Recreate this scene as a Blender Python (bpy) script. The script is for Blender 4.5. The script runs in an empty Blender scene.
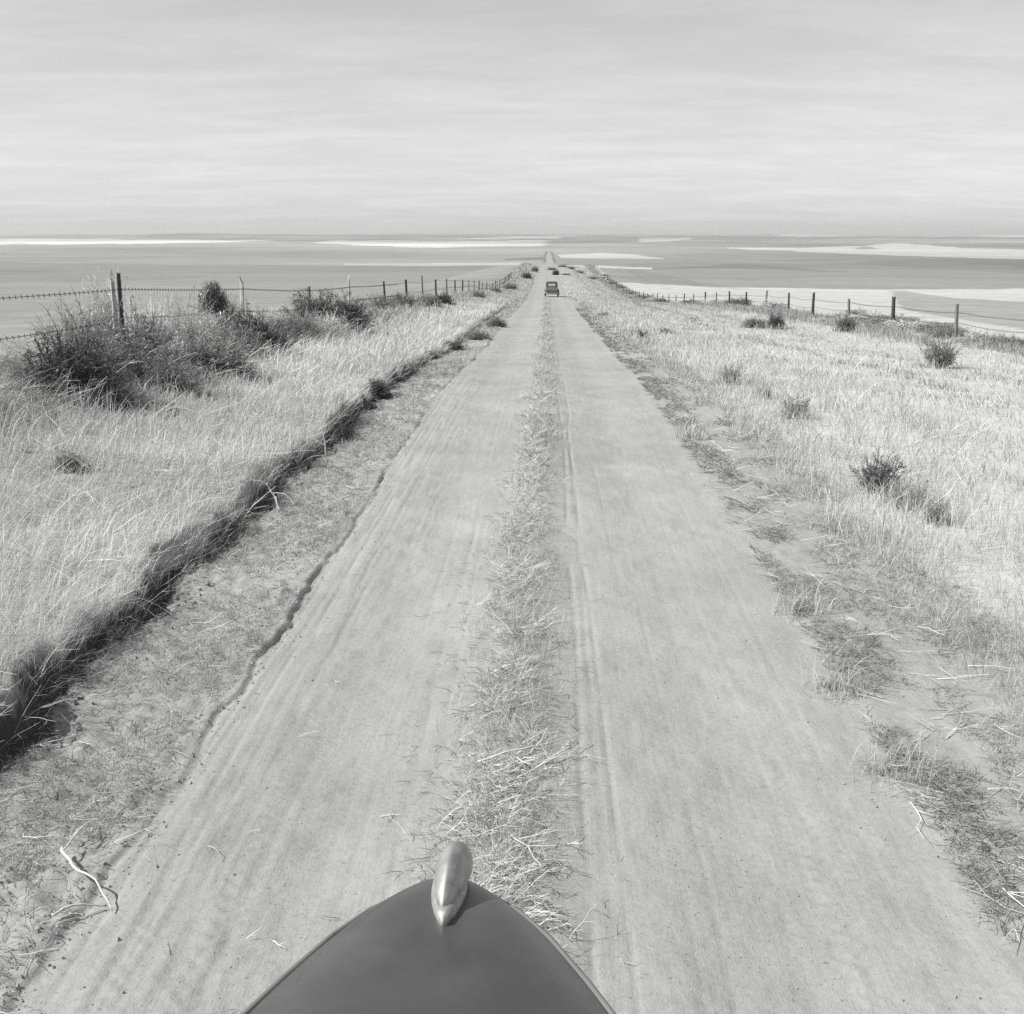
import bpy, math, random
import numpy as np
from mathutils import Vector

random.seed(7)
R = np.random.default_rng(11)
sc = bpy.context.scene
C = bpy.data.collections.new("place"); sc.collection.children.link(C)

# ---------------------------------------------------------------- view
CAM_H, F, CU, CV = 2.0, 1220.0, 512.0, 507.0
PITCH = math.atan((CV - 236.0) / F)
YAW = math.atan(35.0 / F)                      # looking a little left of the road
SUN_AZ, SUN_EL = math.radians(-104), math.radians(45)

def proj(x, y, z):
    """picture position of a world point (arrays welcome)"""
    cy, sy, cp, sp = math.cos(YAW), math.sin(YAW), math.cos(PITCH), math.sin(PITCH)
    X = x * cy + y * sy; Y = -x * sy + y * cy; Z = z - CAM_H
    dep = np.maximum(Y * cp - Z * sp, 1e-3); up = Y * sp + Z * cp
    return CU + F * X / dep, CV - F * up / dep

# ---------------------------------------------------------------- noise
def vnoise(x, y, seed=0):
    xi = np.floor(x).astype(np.int64); yi = np.floor(y).astype(np.int64)
    fx = x - xi; fy = y - yi
    fx = fx * fx * (3 - 2 * fx); fy = fy * fy * (3 - 2 * fy)
    def h(a, b):
        n = (a * 374761393 + b * 668265263 + seed * 974634777) & 0xFFFFFFFF
        n = ((n ^ (n >> 13)) * 1274126177) & 0xFFFFFFFF
        n = ((n ^ (n >> 16)) * 2246822519) & 0xFFFFFFFF
        return ((n ^ (n >> 15)) & 0xFFFF) / 65535.0
    return ((h(xi, yi) * (1 - fx) + h(xi + 1, yi) * fx) * (1 - fy)
            + (h(xi, yi + 1) * (1 - fx) + h(xi + 1, yi + 1) * fx) * fy) * 2 - 1

def fbm(x, y, seed=0, o=4):
    s = 0; a = 1; t = 0
    for k in range(o):
        s = s + a * vnoise(x * 2 ** k + 17.3 * k, y * 2 ** k - 9.1 * k, seed + k); t += a; a *= .5
    return s / t

def sstep(a, b, x):
    t = np.clip((x - a) / (b - a), 0, 1); return t * t * (3 - 2 * t)

def pchip(xs, ys):
    xs = np.array(xs, float); ys = np.array(ys, float)
    h = np.diff(xs); d = np.diff(ys) / h; m = np.zeros_like(xs)
    for i in range(1, len(xs) - 1):
        if d[i - 1] * d[i] > 0:
            w1 = 2 * h[i] + h[i - 1]; w2 = h[i] + 2 * h[i - 1]
            m[i] = (w1 + w2) / (w1 / d[i - 1] + w2 / d[i])
    m[0] = d[0]; m[-1] = d[-1]
    def f(x):
        x = np.clip(x, xs[0], xs[-1]); i = np.clip(np.searchsorted(xs, x) - 1, 0, len(h) - 1)
        t = (x - xs[i]) / h[i]
        return ((1 + 2 * t) * (1 - t) ** 2 * ys[i] + t * (1 - t) ** 2 * h[i] * m[i]
                + t * t * (3 - 2 * t) * ys[i + 1] + t * t * (t - 1) * h[i] * m[i + 1])
    return f

# ---------------------------------------------------------------- the lie of the land
road_z = pchip([-80, 0, 14, 26.6, 44.7, 81, 122, 160, 300, 400, 700, 1160, 3000, 7600, 12000, 20000, 40000],
               [0, 0, 0, -.42, -.97, -2.12, -3.85, -4.45, -4.95, -7.6, -15.5, -18, -23, -22, -12, 0, 6])
land_z = pchip([-80, 0, 20, 45, 100, 280, 600, 1160, 3000, 7600, 12000, 20000, 40000],
               [-.3, -.3, -.5, -1.4, -3.9, -10, -15, -18, -23, -22, -12, 0, 6])
BANK_X, FENCE_L, FENCE_R = -2.18, -5.5, 11.0

def bank_edge(y):
    return BANK_X + .11 * fbm(y * .9, y * 0 + 3.1, 5, 3) + .07 * vnoise(y * 2.6, y * 0 + .7, 8) + .03 * vnoise(y * 8., y * 0 + .7, 9)

def bank_h(y):
    return (.185 - .08 * sstep(14, 24, y)) * (1 + .38 * vnoise(y * 1.3, y * 0 + 9.2, 15) + .2 * vnoise(y * 4., y * 0 + 2.2, 16))

def H(x, y, fine=True):
    x = np.asarray(x, float); y = np.asarray(y, float)
    z = road_z(y)
    b = bank_edge(y)
    hb = bank_h(y)
    left = sstep(0, 1, (b - x) / (.07 + .09 * sstep(0, .6, vnoise(y * 1.9, y * 0 + 4, 17)))) * hb + sstep(.0, 3.2, b - x) * .24
    left = left * (1 - .5 * sstep(60, 250, y))
    near = z + left - .0 * x
    near = near + sstep(-3.5, -5.5, x) * .10 * sstep(15, 9, y)
    near = near - sstep(2, 9, x) * .10 - sstep(3, 12, x) * (.45 * sstep(55, 100, y) + .9 * sstep(100, 190, y)) * (1 - sstep(230, 330, y))
    wl = sstep(FENCE_L - .6, FENCE_L - 34, x) ; wr = sstep(FENCE_R + .6, FENCE_R + 40, x)
    w = np.where(x < 0, wl, wr)
    z = near * (1 - w) + np.minimum(land_z(y), near) * w
    far = sstep(350, 900, y)
    z = z + far * 1.6 * fbm(x / 700., y / 700., 21, 3) + sstep(1800, 4000, y) * 11 * fbm(x / 1900., y / 2200., 33, 3) \
        + sstep(8000, 14000, y) * 75 * fbm(x / 3800., y / 5000., 41, 4)
    if fine:
        n = (y < 140)
        xs = x + .035 * vnoise(y * .55, y * 0 + 5.5, 3)
        c = xs + .14 - .1 * sstep(6, 16, y)                            # middle of the weedy strip
        road = np.exp(-(c / .20) ** 2) * .035
        for cx in (-.80, .66):
            road = road - np.exp(-((xs - cx) / .26) ** 2) * .022
        # tyre grooves
        rg = np.random.default_rng(5)
        for cx in list(rg.uniform(-1.25, -.45, 15)) + list(rg.uniform(.15, 1.2, 11)):
            wdt = rg.uniform(.008, .016); dp = rg.uniform(.0006, .0024); dr = rg.uniform(.02, .07); sd = int(rg.integers(99))
            gx = cx + dr * vnoise(y * .16, y * 0 + cx * 9, sd)
            road = road - np.exp(-((x - gx) / wdt) ** 2) * dp * sstep(-.35, .25, vnoise(y * .7, y * 0 + cx * 5, sd + 1))
        # fine parallel tyre lines close to the left lip
        for i_ in range(11):
            cx = -1.39 + .033 * i_ + rg.uniform(-.01, .01); gx = cx + .03 * vnoise(y * .2, y * 0 + 1.5, 51) + .008 * vnoise(y * .9, y * 0 + i_, 52)
            road = road - np.exp(-((x - gx) / .010) ** 2) * rg.uniform(.002, .0055) * sstep(-.3, .3, vnoise(y * .8, y * 0 + i_ * 3, 53))
        # tread prints
        for cx, sg, sd in ((-1.20, 1, 54), (-.97, -1, 57), (.32, 1, 58), (.86, -1, 59)):
            gx = cx + .05 * vnoise(y * .25, y * 0 + 1.5, sd); q = (x - gx) / .055
            road = road + .0026 * np.sin(2 * np.pi * (y / .075 + sg * np.abs(q) * .5)) * np.exp(-q ** 4) * sstep(-.1, .4, vnoise(y * .45, y * 0 + cx, sd + 9)) * (1 - sstep(7, 11, y))
        # two sharper ruts beside the strip
        for gx in (.155 + .02 * vnoise(y * .5, y * 0, 61), .235 + .02 * vnoise(y * .5, y * 0, 62)):
            road = road - np.exp(-((x - gx) / .012) ** 2) * .006 * sstep(-.8, .5, vnoise(y * 1.7, y * 0 + 2, 63))
        # the crumbling lip on the left of the wheel track
        lip = -1.40 + .045 * vnoise(y * .45, y * 0, 71) + .028 * vnoise(y * 2.3, y * 0, 72) + .016 * vnoise(y * 9., y * 0, 75)
        k = np.clip(.35 + .9 * vnoise(y * .6, y * 0, 73), .05, 1)
        road = road + sstep(.014, -.014, x - lip) * (.026 * k) * (1 - sstep(0, .34, lip - x) * .7) - np.exp(-((x - lip) / .014) ** 2) * .016 * sstep(-.55, .2, vnoise(y * 1.4, y * 0 + 6, 77))
        lip2 = 1.27 + .05 * vnoise(y * .4, y * 0, 81) + .02 * vnoise(y * 3.3, y * 0, 82)
        road = road + sstep(-.06, .14, x - lip2) * .014
        rough = .016 * fbm(x * 2.4, y * 2.4, 91, 4) + .010 * fbm(x * 14, y * 14, 92, 3) * (2.9 * sstep(-1.38, -1.5, x) + sstep(1.2, 1.5, x))
        rough = rough + .0075 * fbm(x * 8, y * 5, 93, 4) + .004 * fbm(x * 26, y * 2.0, 95, 2) * np.exp(-((x + 1.15) / .25) ** 2)
        rough = rough + .011 * np.abs(fbm(x * 17, y * 8, 96, 3)) * np.exp(-((x + .84 - .05 * vnoise(y * .3, y * 0, 97)) / .1) ** 2) * sstep(-.2, .4, vnoise(y * .9, y * 0, 98))
        fade = 1 - sstep(2.2, 2.8, np.abs(x))
        z = z + np.where(n, road * fade * (1 - sstep(80, 140, y)) + rough * (1 - sstep(90, 140, y)), 0)
        face = np.exp(-((x - b) / .09) ** 2) * sstep(2.0, 3.0, y)
        z = z + np.where(n, face * .07 * fbm(x * 11, y * 7, 94, 3), 0)
    return z

def hit(u, v):
    """where the sight line through a picture position meets the land"""
    a = (u - CU) / F; b = (CV - v) / F
    cy, sy, cp, sp = math.cos(YAW), math.sin(YAW), math.cos(PITCH), math.sin(PITCH)
    Y = cp + b * sp; Z = -sp + b * cp
    d = np.array([a * cy - Y * sy, a * sy + Y * cy, Z])
    t = np.geomspace(1.5, 20000, 9000)
    p = d[None, :] * t[:, None]; p[:, 2] += CAM_H
    below = p[:, 2] < H(p[:, 0], p[:, 1], False)
    i = int(np.argmax(below)) if below.any() else len(t) - 1
    return float(p[i, 0]), float(p[i, 1])

# ---------------------------------------------------------------- object helpers
def tag(o, label=None, cat=None, group=None, kind=None):
    if label: o['label'] = label
    if cat: o['category'] = cat
    if group: o['group'] = group
    if kind: o['kind'] = kind
    return o

def empty(name, loc, label, cat, group=None, rz=0):
    o = bpy.data.objects.new(name, None); C.objects.link(o)
    o.location = loc; o.rotation_euler = (0, 0, rz); o.empty_display_size = .1
    return tag(o, label, cat, group)

def obj(name, me, mat=None, parent=None):
    o = bpy.data.objects.new(name, me); C.objects.link(o)
    if mat and not me.materials: me.materials.append(mat)
    if parent: o.parent = parent
    return o

def mesh_np(name, V, faces, attrs=None, smooth=False):
    """V (n,3); faces: list of (m,k) index arrays"""
    me = bpy.data.meshes.new(name)
    me.vertices.add(len(V)); me.vertices.foreach_set('co', np.ascontiguousarray(V, np.float32).ravel())
    idx = np.concatenate([f.ravel() for f in faces]).astype(np.int32)
    tot = np.concatenate([np.full(len(f), f.shape[1], np.int32) for f in faces])
    me.loops.add(len(idx)); me.loops.foreach_set('vertex_index', idx)
    me.polygons.add(len(tot))
    me.polygons.foreach_set('loop_start', np.concatenate([[0], np.cumsum(tot)[:-1]]).astype(np.int32))
    me.polygons.foreach_set('use_smooth', np.full(len(tot), smooth))
    for k, a in (attrs or {}).items():
        at = me.attributes.new(k, 'FLOAT', 'POINT'); at.data.foreach_set('value', np.ascontiguousarray(a, np.float32))
    me.update(calc_edges=True)
    return me

class MB:
    """collects shapes, ends as one mesh"""
    def __init__(s): s.V = []; s.F = []; s.n = 0
    def add(s, V, F):
        s.V += [tuple(v) for v in V]; s.F += [tuple(i + s.n for i in f) for f in F]; s.n += len(V); return s
    def loft(s, rings, cap=True, closed=True):
        m = len(rings[0]); V = [p for r in rings for p in r]; F = []
        for i in range(len(rings) - 1):
            for j in range(m if closed else m - 1):
                k = (j + 1) % m
                F.append((i * m + j, i * m + k, (i + 1) * m + k, (i + 1) * m + j))
        if cap:
            F.append(tuple(range(m))[::-1]); F.append(tuple((len(rings) - 1) * m + j for j in range(m)))
        return s.add(V, F)
    def tube(s, pts, rad, n=8):
        pts = [Vector(p) for p in pts]; rings = []
        rad = rad if hasattr(rad, '__len__') else [rad] * len(pts)
        for i, p in enumerate(pts):
            t = (pts[min(i + 1, len(pts) - 1)] - pts[max(i - 1, 0)]).normalized()
            a = t.cross(Vector((0, 0, 1)) if abs(t.z) < .9 else Vector((1, 0, 0))).normalized(); b = t.cross(a)
            rings.append([p + (a * math.cos(2 * math.pi * j / n) + b * math.sin(2 * math.pi * j / n)) * rad[i] for j in range(n)])
        return s.loft(rings)
    def box(s, x0, x1, y0, y1, z0, z1):
        V = [(x, y, z) for z in (z0, z1) for y in (y0, y1) for x in (x0, x1)]
        return s.add(V, [(0, 2, 3, 1), (4, 5, 7, 6), (0, 1, 5, 4), (2, 6, 7, 3), (0, 4, 6, 2), (1, 3, 7, 5)])
    def ellipsoid(s, c, r, n=16, m=10):
        rings = []
        for i in range(1, m):
            a = math.pi * i / m
            rings.append([(c[0] + r[0] * math.sin(a) * math.cos(2 * math.pi * j / n), c[1] + r[1] * math.sin(a) * math.sin(2 * math.pi * j / n), c[2] - r[2] * math.cos(a)) for j in range(n)])
        return s.loft(rings)
    def disc(s, c, r, axis_len, n=20, axis='x'):
        rings = []
        for o in (-axis_len / 2, axis_len / 2):
            ring = []
            for j in range(n):
                a = 2 * math.pi * j / n; p, q = r * math.cos(a), r * math.sin(a)
                ring.append((c[0] + o, c[1] + p, c[2] + q) if axis == 'x' else (c[0] + p, c[1] + o, c[2] + q))
            rings.append(ring)
        return s.loft(rings)
    def build(s, name, mat, parent=None, smooth=False, bevel=0):
        me = bpy.data.meshes.new(name); me.from_pydata(s.V, [], s.F); me.update()
        import bmesh
        bm = bmesh.new(); bm.from_mesh(me); bmesh.ops.recalc_face_normals(bm, faces=bm.faces); bm.to_mesh(me); bm.free()
        if smooth:
            me.polygons.foreach_set('use_smooth', [True] * len(me.polygons))
        o = obj(name, me, mat, parent)
        if bevel:
            b = o.modifiers.new('edge', 'BEVEL'); b.width = bevel; b.segments = 2; b.limit_method = 'ANGLE'
        return o

# ---------------------------------------------------------------- materials (a monochrome world: every colour is a grey)
def g(v): return (v, v, v, 1)

def nodes(name):
    m = bpy.data.materials.new(name); m.use_nodes = True
    nt = m.node_tree; nt.nodes.clear()
    out = nt.nodes.new('ShaderNodeOutputMaterial')
    def N(t, **kw):
        n = nt.nodes.new(t)
        for k, v in kw.items():
            if k.startswith('i_'): n.inputs[k[2:].replace('_', ' ')].default_value = v
            else: setattr(n, k, v)
        return n
    return m, nt, out, N

def math_n(nt, N, op, a, b):
    n = N('ShaderNodeMath', operation=op)
    for i, q in enumerate((a, b)):
        if isinstance(q, (int, float)): n.inputs[i].default_value = q
        else: nt.links.new(q, n.inputs[i])
    return n.outputs[0]

def mat_ground():
    m, nt, out, N = nodes('earth')
    L = nt.links.new
    tc = N('ShaderNodeTexCoord'); at = N('ShaderNodeAttribute', attribute_name='tone'); gr = N('ShaderNodeAttribute', attribute_name='grit')
    bs = N('ShaderNodeBsdfPrincipled', i_Roughness=.95); bs.inputs['Specular IOR Level'].default_value = .1
    def noise(scale, detail, rough, sx=1, sy=1):
        mp = N('ShaderNodeMapping'); mp.inputs['Scale'].default_value = (sx, sy, 1); L(tc.outputs['Object'], mp.inputs['Vector'])
        n = N('ShaderNodeTexNoise', i_Scale=scale, i_Detail=detail, i_Roughness=rough); L(mp.outputs[0], n.inputs['Vector']); return n.outputs['Fac']
    n1 = noise(1.1, 6, .6); n2 = noise(38, 5, .7); n3 = noise(10, 5, .65, 3.0, .22); n4 = noise(170, 3, .7)
    # tone * (1 + a(n1-.5) + grit*b(n2-.5) + ...)
    s = math_n(nt, N, 'MULTIPLY', math_n(nt, N, 'SUBTRACT', n1, .5), .40)
    f = math_n(nt, N, 'ADD', math_n(nt, N, 'MULTIPLY', math_n(nt, N, 'SUBTRACT', n2, .5), .5), math_n(nt, N, 'MULTIPLY', math_n(nt, N, 'SUBTRACT', n3, .5), .18))
    f = math_n(nt, N, 'ADD', f, math_n(nt, N, 'MULTIPLY', math_n(nt, N, 'SUBTRACT', n4, .5), .35))
    f = math_n(nt, N, 'MULTIPLY', f, gr.outputs['Fac'])
    # sparse dark grains and crumbs
    sp = noise(60, 2, .5); spk = N('ShaderNodeMapRange'); L(sp, spk.inputs['Value'])
    for k, v in (('From Min', .66), ('From Max', .74), ('To Min', 0), ('To Max', -.35)): spk.inputs[k].default_value = v
    tot = math_n(nt, N, 'ADD', math_n(nt, N, 'ADD', math_n(nt, N, 'ADD', s, f), 1.0), math_n(nt, N, 'MULTIPLY', spk.outputs[0], gr.outputs['Fac']))
    val = math_n(nt, N, 'MULTIPLY', at.outputs['Fac'], tot)
    cb = N('ShaderNodeCombineColor')
    for i in range(3): L(val, cb.inputs[i])
    L(cb.outputs[0], bs.inputs['Base Color'])
    hgt = math_n(nt, N, 'ADD', math_n(nt, N, 'MULTIPLY', n2, .6), math_n(nt, N, 'ADD', math_n(nt, N, 'MULTIPLY', n4, .22), math_n(nt, N, 'MULTIPLY', n3, .4)))
    bp = N('ShaderNodeBump', i_Strength=.55, i_Distance=.014); L(hgt, bp.inputs['Height']); L(math_n(nt, N, 'MULTIPLY', gr.outputs['Fac'], .6), bp.inputs['Strength'])
    L(bp.outputs[0], bs.inputs['Normal']); L(bs.outputs[0], out.inputs[0])
    return m

def mat_plant(name, mul=1.0, trans=.25):
    m, nt, out, N = nodes(name); L = nt.links.new
    at = N('ShaderNodeAttribute', attribute_name='tone')
    oi = N('ShaderNodeObjectInfo')
    v = math_n(nt, N, 'MULTIPLY', at.outputs['Fac'], mul)
    v = math_n(nt, N, 'MULTIPLY', v, math_n(nt, N, 'ADD', .9, math_n(nt, N, 'MULTIPLY', oi.outputs['Random'], .2)))
    cb = N('ShaderNodeCombineColor')
    for i in range(3): L(v, cb.inputs[i])
    d = N('ShaderNodeBsdfDiffuse'); t = N('ShaderNodeBsdfTranslucent'); mx = N('ShaderNodeMixShader', i_Fac=trans)
    L(cb.outputs[0], d.inputs[0]); L(cb.outputs[0], t.inputs[0]); L(d.outputs[0], mx.inputs[1]); L(t.outputs[0], mx.inputs[2]); L(mx.outputs[0], out.inputs[0])
    return m

def mat_solid(name, v, rough=.6, spec=.4, metal=0, noise=.15, scale=8, stretch=(1, 1, 1), coat=0, bump=0):
    m, nt, out, N = nodes(name); L = nt.links.new
    tc = N('ShaderNodeTexCoord'); mp = N('ShaderNodeMapping'); mp.inputs['Scale'].default_value = stretch; L(tc.outputs['Object'], mp.inputs[0])
    n = N('ShaderNodeTexNoise', i_Scale=scale, i_Detail=6, i_Roughness=.65); L(mp.outputs[0], n.inputs['Vector'])
    r = N('ShaderNodeMapRange'); L(n.outputs['Fac'], r.inputs['Value'])
    for k, q in (('From Min', .25), ('From Max', .75), ('To Min', v * (1 - noise)), ('To Max', v * (1 + noise))): r.inputs[k].default_value = q
    cb = N('ShaderNodeCombineColor')
    for i in range(3): L(r.outputs[0], cb.inputs[i])
    bs = N('ShaderNodeBsdfPrincipled', i_Roughness=rough, i_Metallic=metal); bs.inputs['Specular IOR Level'].default_value = spec
    bs.inputs['Coat Weight'].default_value = coat; bs.inputs['Coat Roughness'].default_value = .25
    L(cb.outputs[0], bs.inputs['Base Color'])
    if bump:
        b = N('ShaderNodeBump', i_Strength=.8, i_Distance=bump); L(n.outputs['Fac'], b.inputs['Height']); L(b.outputs[0], bs.inputs['Normal'])
    L(bs.outputs[0], out.inputs[0]); return m

def mat_glass(name):
    m, nt, out, N = nodes(name); L = nt.links.new
    a = N('ShaderNodeBsdfTransparent'); a.inputs[0].default_value = g(.85); b = N('ShaderNodeBsdfGlossy', i_Roughness=.05)
    mx = N('ShaderNodeMixShader', i_Fac=.12); L(a.outputs[0], mx.inputs[1]); L(b.outputs[0], mx.inputs[2]); L(mx.outputs[0], out.inputs[0]); return m

EARTH = mat_ground()
GRASS = mat_plant('dry_straw', 1.0, .3)
STALK = mat_plant('bleached_stalk', 1.0, .08)
M_DARKWEED = mat_plant('dark_weed', .25, .15)
M_MIDWEED = mat_plant('grey_weed', .50, .2)
M_PALEWEED = mat_plant('pale_weed', 1.0, .2)
M_POST_DARK = mat_solid('dark_weathered_wood', .07, .9, .1, noise=.5, scale=14, stretch=(6, 6, .5), bump=.01)
M_POST_MID = mat_solid('weathered_wood', .20, .9, .1, noise=.5, scale=14, stretch=(6, 6, .5), bump=.01)
M_POST_PALE = mat_solid('bleached_wood', .38, .9, .1, noise=.4, scale=14, stretch=(6, 6, .5), bump=.01)
M_WIRE = mat_solid('rusty_wire', .06, .7, .3, noise=.3, scale=40)
M_PAINT = mat_solid('dusty_car_paint', .055, .45, .5, noise=.35, scale=9, coat=.5)
M_PAINT_FAR = mat_solid('dark_car_paint', .06, .35, .5, noise=.15, scale=4, coat=.3)
M_DUST = mat_solid('dust_coated_paint', .16, .75, .3, noise=.2, scale=5)
M_CHROME = mat_solid('dull_plated_metal', .36, .62, .5, metal=.7, noise=.3, scale=60)
M_RUBBER = mat_solid('tyre_rubber', .04, .8, .2, noise=.2)
M_DARK = mat_solid('dark_opening', .02, .6, .3)
M_LENS = mat_solid('lamp_lens', .5, .1, .6)
M_GLASS = mat_glass('window_glass')
M_CLOD = mat_plant('earth_clod', 1.0, 0)

# ---------------------------------------------------------------- ground sheet
def lin(a, b, st): return np.arange(a, b - 1e-9, st)
half = np.concatenate([lin(0, 1.5, .011), lin(1.5, 2.7, .02), lin(2.7, 5, .05), lin(5, 13, .12), np.geomspace(13, 60, 40)])
S = np.concatenate([-half[:0:-1], half])
rows = np.concatenate([np.linspace(-60, 1.2, 60), np.geomspace(1.25, 30, 640), np.geomspace(30.2, 700, 480), np.geomspace(704, 38000, 620)])
scl = np.maximum(1, rows / 14.0)
scl = np.where(rows < 14, 1, scl)
GX = S[None, :] * scl[:, None]; GY = np.repeat(rows[:, None], len(S), 1)
GZ = H(GX, GY)
U_, V_ = proj(GX, GY, GZ)

def seg(u, pts): return np.interp(u, [p[0] for p in pts], [p[1] for p in pts])
def inside(u, v, u0, u1, top, bot):
    return (u > u0) & (u < u1) & (v > seg(u, top)) & (v < seg(u, bot))
# what each piece of land carries (bare earth, straw, stubble, fallow): its own colour, plus shade painted on the bank face
nz = fbm(GX / 2.3, GY / 2.3, 201, 4)
tone = np.full(GX.shape, .31)
jig = .6 * fbm(GX / 60., GY / 60., 77, 3)
far = GY > 60
fields = [  # u0,u1, upper edge, lower edge, albedo : reaped wheat is pale, fallow is dark
    (-200, 1300, [(0, 262), (60, 262), (330, 265), (1024, 262)], [(0, 330), (1024, 330)], .25),
    (-200, 545, [(0, 250), (60, 251), (330, 259), (545, 261)], [(0, 262), (330, 266), (545, 266)], .30),
    (340, 520, [(340, 263.6), (430, 263.2), (520, 262.5)], [(340, 265), (430, 266), (520, 264.5)], .42),
    (-200, 275, [(0, 238.5), (100, 239), (275, 240.5)], [(0, 244), (150, 243.6), (275, 241)], .50),
    (310, 546, [(310, 243), (335, 240.6), (430, 240.2), (546, 240.5)], [(310, 243.2), (420, 247.6), (546, 246)], .46),
    (455, 560, [(455, 239), (500, 237.2), (560, 237)], [(455, 239.4), (500, 239.3), (560, 239.2)], .50),
    (500, 545, [(500, 259), (545, 257)], [(500, 260.2), (545, 259.2)], .18),
    (640, 690, [(640, 237.6), (690, 238)], [(640, 242), (665, 241.6), (690, 239.6)], .46),
    (557, 664, [(557, 254.6), (600, 253.2), (640, 255), (664, 258.3)], [(557, 257.5), (610, 259), (664, 259)], .46),
    (598, 657, [(598, 265.6), (657, 268)], [(598, 267.6), (630, 268.8), (657, 269)], .46),
    (655, 850, [(655, 268), (690, 266.5), (730, 264), (770, 265.5), (850, 271.5)], [(655, 269.5), (730, 268), (790, 270), (850, 272.5)], .21),
    (724, 870, [(724, 247.6), (800, 248), (850, 246.2), (870, 246.4)], [(724, 248.6), (800, 251.6), (870, 254.6)], .46),
    (868, 1300, [(868, 245.6), (890, 243.6), (930, 244.6), (960, 248), (1024, 250)], [(868, 254.4), (960, 257.5), (1024, 259)], .48),
    (855, 882, [(855, 249), (866, 246), (882, 249)], [(855, 249.2), (882, 249.6)], .3),
    (780, 1300, [(780, 235), (1024, 234)], [(780, 236.4), (1024, 237.2)], .46),
    (604, 1300, [(604, 282), (660, 284), (700, 286), (760, 288), (850, 289), (1024, 289)], [(604, 330), (1024, 340)], .44),
    (893, 1300, [(893, 291), (905, 290), (925, 294), (958, 298), (1024, 302)], [(893, 291.2), (900, 300), (908, 311), (958, 319), (1024, 330)], .30),
]
ftone = np.full(GX.shape, .275)
for u0, u1, top, bot, a in fields:
    ftone = np.where(inside(U_ + 8 * fbm(GX / 200., GY / 200., 55, 2), V_ + .9 * fbm(U_ / 26., V_ / 5., 56, 4), u0, u1, top, bot), a, ftone)
q1 = np.floor(3.2 * fbm(GX / 420. + .2 * fbm(GX / 90., GY / 90., 83, 2), GY / 900., 84, 3)) / 3.2
q2 = np.floor(3. * fbm(GX / 1900., GY / 3800., 85, 3)) / 3.
ftone = ftone * (1 + .10 * fbm(GX / 25., GY / 25., 78, 4) + .10 * fbm(GX / 300., GY / 900., 79, 3) + .30 * q1 * sstep(150, 500, GY) + .42 * q2 * sstep(1300, 2600, GY)
                 + (.22 * fbm(GX / 1.6, GY / 2.2, 86, 3) + .12 * fbm(GX / 9., GY / 6., 87, 3)) * (1 - sstep(250, 600, GY)))
# the road far off on the next rise
fr = np.abs(GX - 1.5)
ftone = np.where((GY > 700) & (GY < 2600) & (fr < 2.6), .32, ftone)
ftone = np.where((GY > 900) & (GY < 1900) & (fr > 2.6) & (fr < 5.0), .19, ftone)
inL = GX > FENCE_L - .8; inR = GX < FENCE_R + 1.2
verge = inL & inR & (GY < 330)
bl = bank_edge(GY)
straw = .50 + .10 * nz
dirt = .328 + .03 * nz + .02 * fbm(GX / .5, GY / 1.2, 315, 4)
litter = .31 + .05 * nz
t = dirt
wig = .08 * vnoise(GY * 1.1, GY * 0, 301)
c = GX + .14 - .1 * sstep(6, 16, GY)
t = t + (.29 - t) * np.exp(-(c / .22) ** 4) * .35
t = np.where(GX < -1.41 + wig * .4, litter + .05 * fbm(GX / .3, GY / .4, 311, 3), t)
t = np.where(GX < bl + .09, .075, t)  # bank face: its shade painted in as a darkened soil tone
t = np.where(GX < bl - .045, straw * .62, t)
rl = 1.32 + wig
k = sstep(0, .08, GX - rl); t = t * (1 - k) + (.32 + .05 * nz) * k
k = sstep(2.1, 2.5, GX + .15 * nz); t = t * (1 - k) + straw * k
k = sstep(18, 60, GY) * (np.abs(GX) > 1.3); t = t * (1 - k) + np.where((GX < bl) | (GX > 1.9), straw * .84, t) * k
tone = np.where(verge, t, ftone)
grit = np.where(GY < 120, 1.0, np.where(GY < 300, .5, .12))

n_r, n_c = GX.shape
ID = np.arange(n_r * n_c).reshape(n_r, n_c)
Q = np.stack([ID[:-1, :-1], ID[:-1, 1:], ID[1:, 1:], ID[1:, :-1]], -1).reshape(-1, 4)
fx = (GX[:-1, :-1] + GX[1:, 1:]).ravel() / 2; fy = (GY[:-1, :-1] + GY[1:, 1:]).ravel() / 2
VV = np.stack([GX, GY, GZ], -1).reshape(-1, 3)
bq = bank_edge(fy)
on_v = (fx > FENCE_L - .8) & (fx < FENCE_R + 1.2) & (fy < 330)
sel = {'road': on_v & (fx >= bq + .12) & (fx <= 1.32), 'left': on_v & (fx < bq + .12), 'right': on_v & (fx > 1.32)}
sel['land'] = ~on_v
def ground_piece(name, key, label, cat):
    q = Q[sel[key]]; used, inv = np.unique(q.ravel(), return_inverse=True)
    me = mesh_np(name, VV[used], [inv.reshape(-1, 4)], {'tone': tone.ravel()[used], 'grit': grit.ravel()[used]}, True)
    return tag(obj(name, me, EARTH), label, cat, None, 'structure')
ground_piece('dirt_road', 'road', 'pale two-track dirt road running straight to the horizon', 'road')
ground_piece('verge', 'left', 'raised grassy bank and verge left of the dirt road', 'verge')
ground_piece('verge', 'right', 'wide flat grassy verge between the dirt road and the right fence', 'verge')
ground_piece('farmland', 'land', 'rolling wheat and fallow fields stretching to the horizon', 'field')

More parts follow.
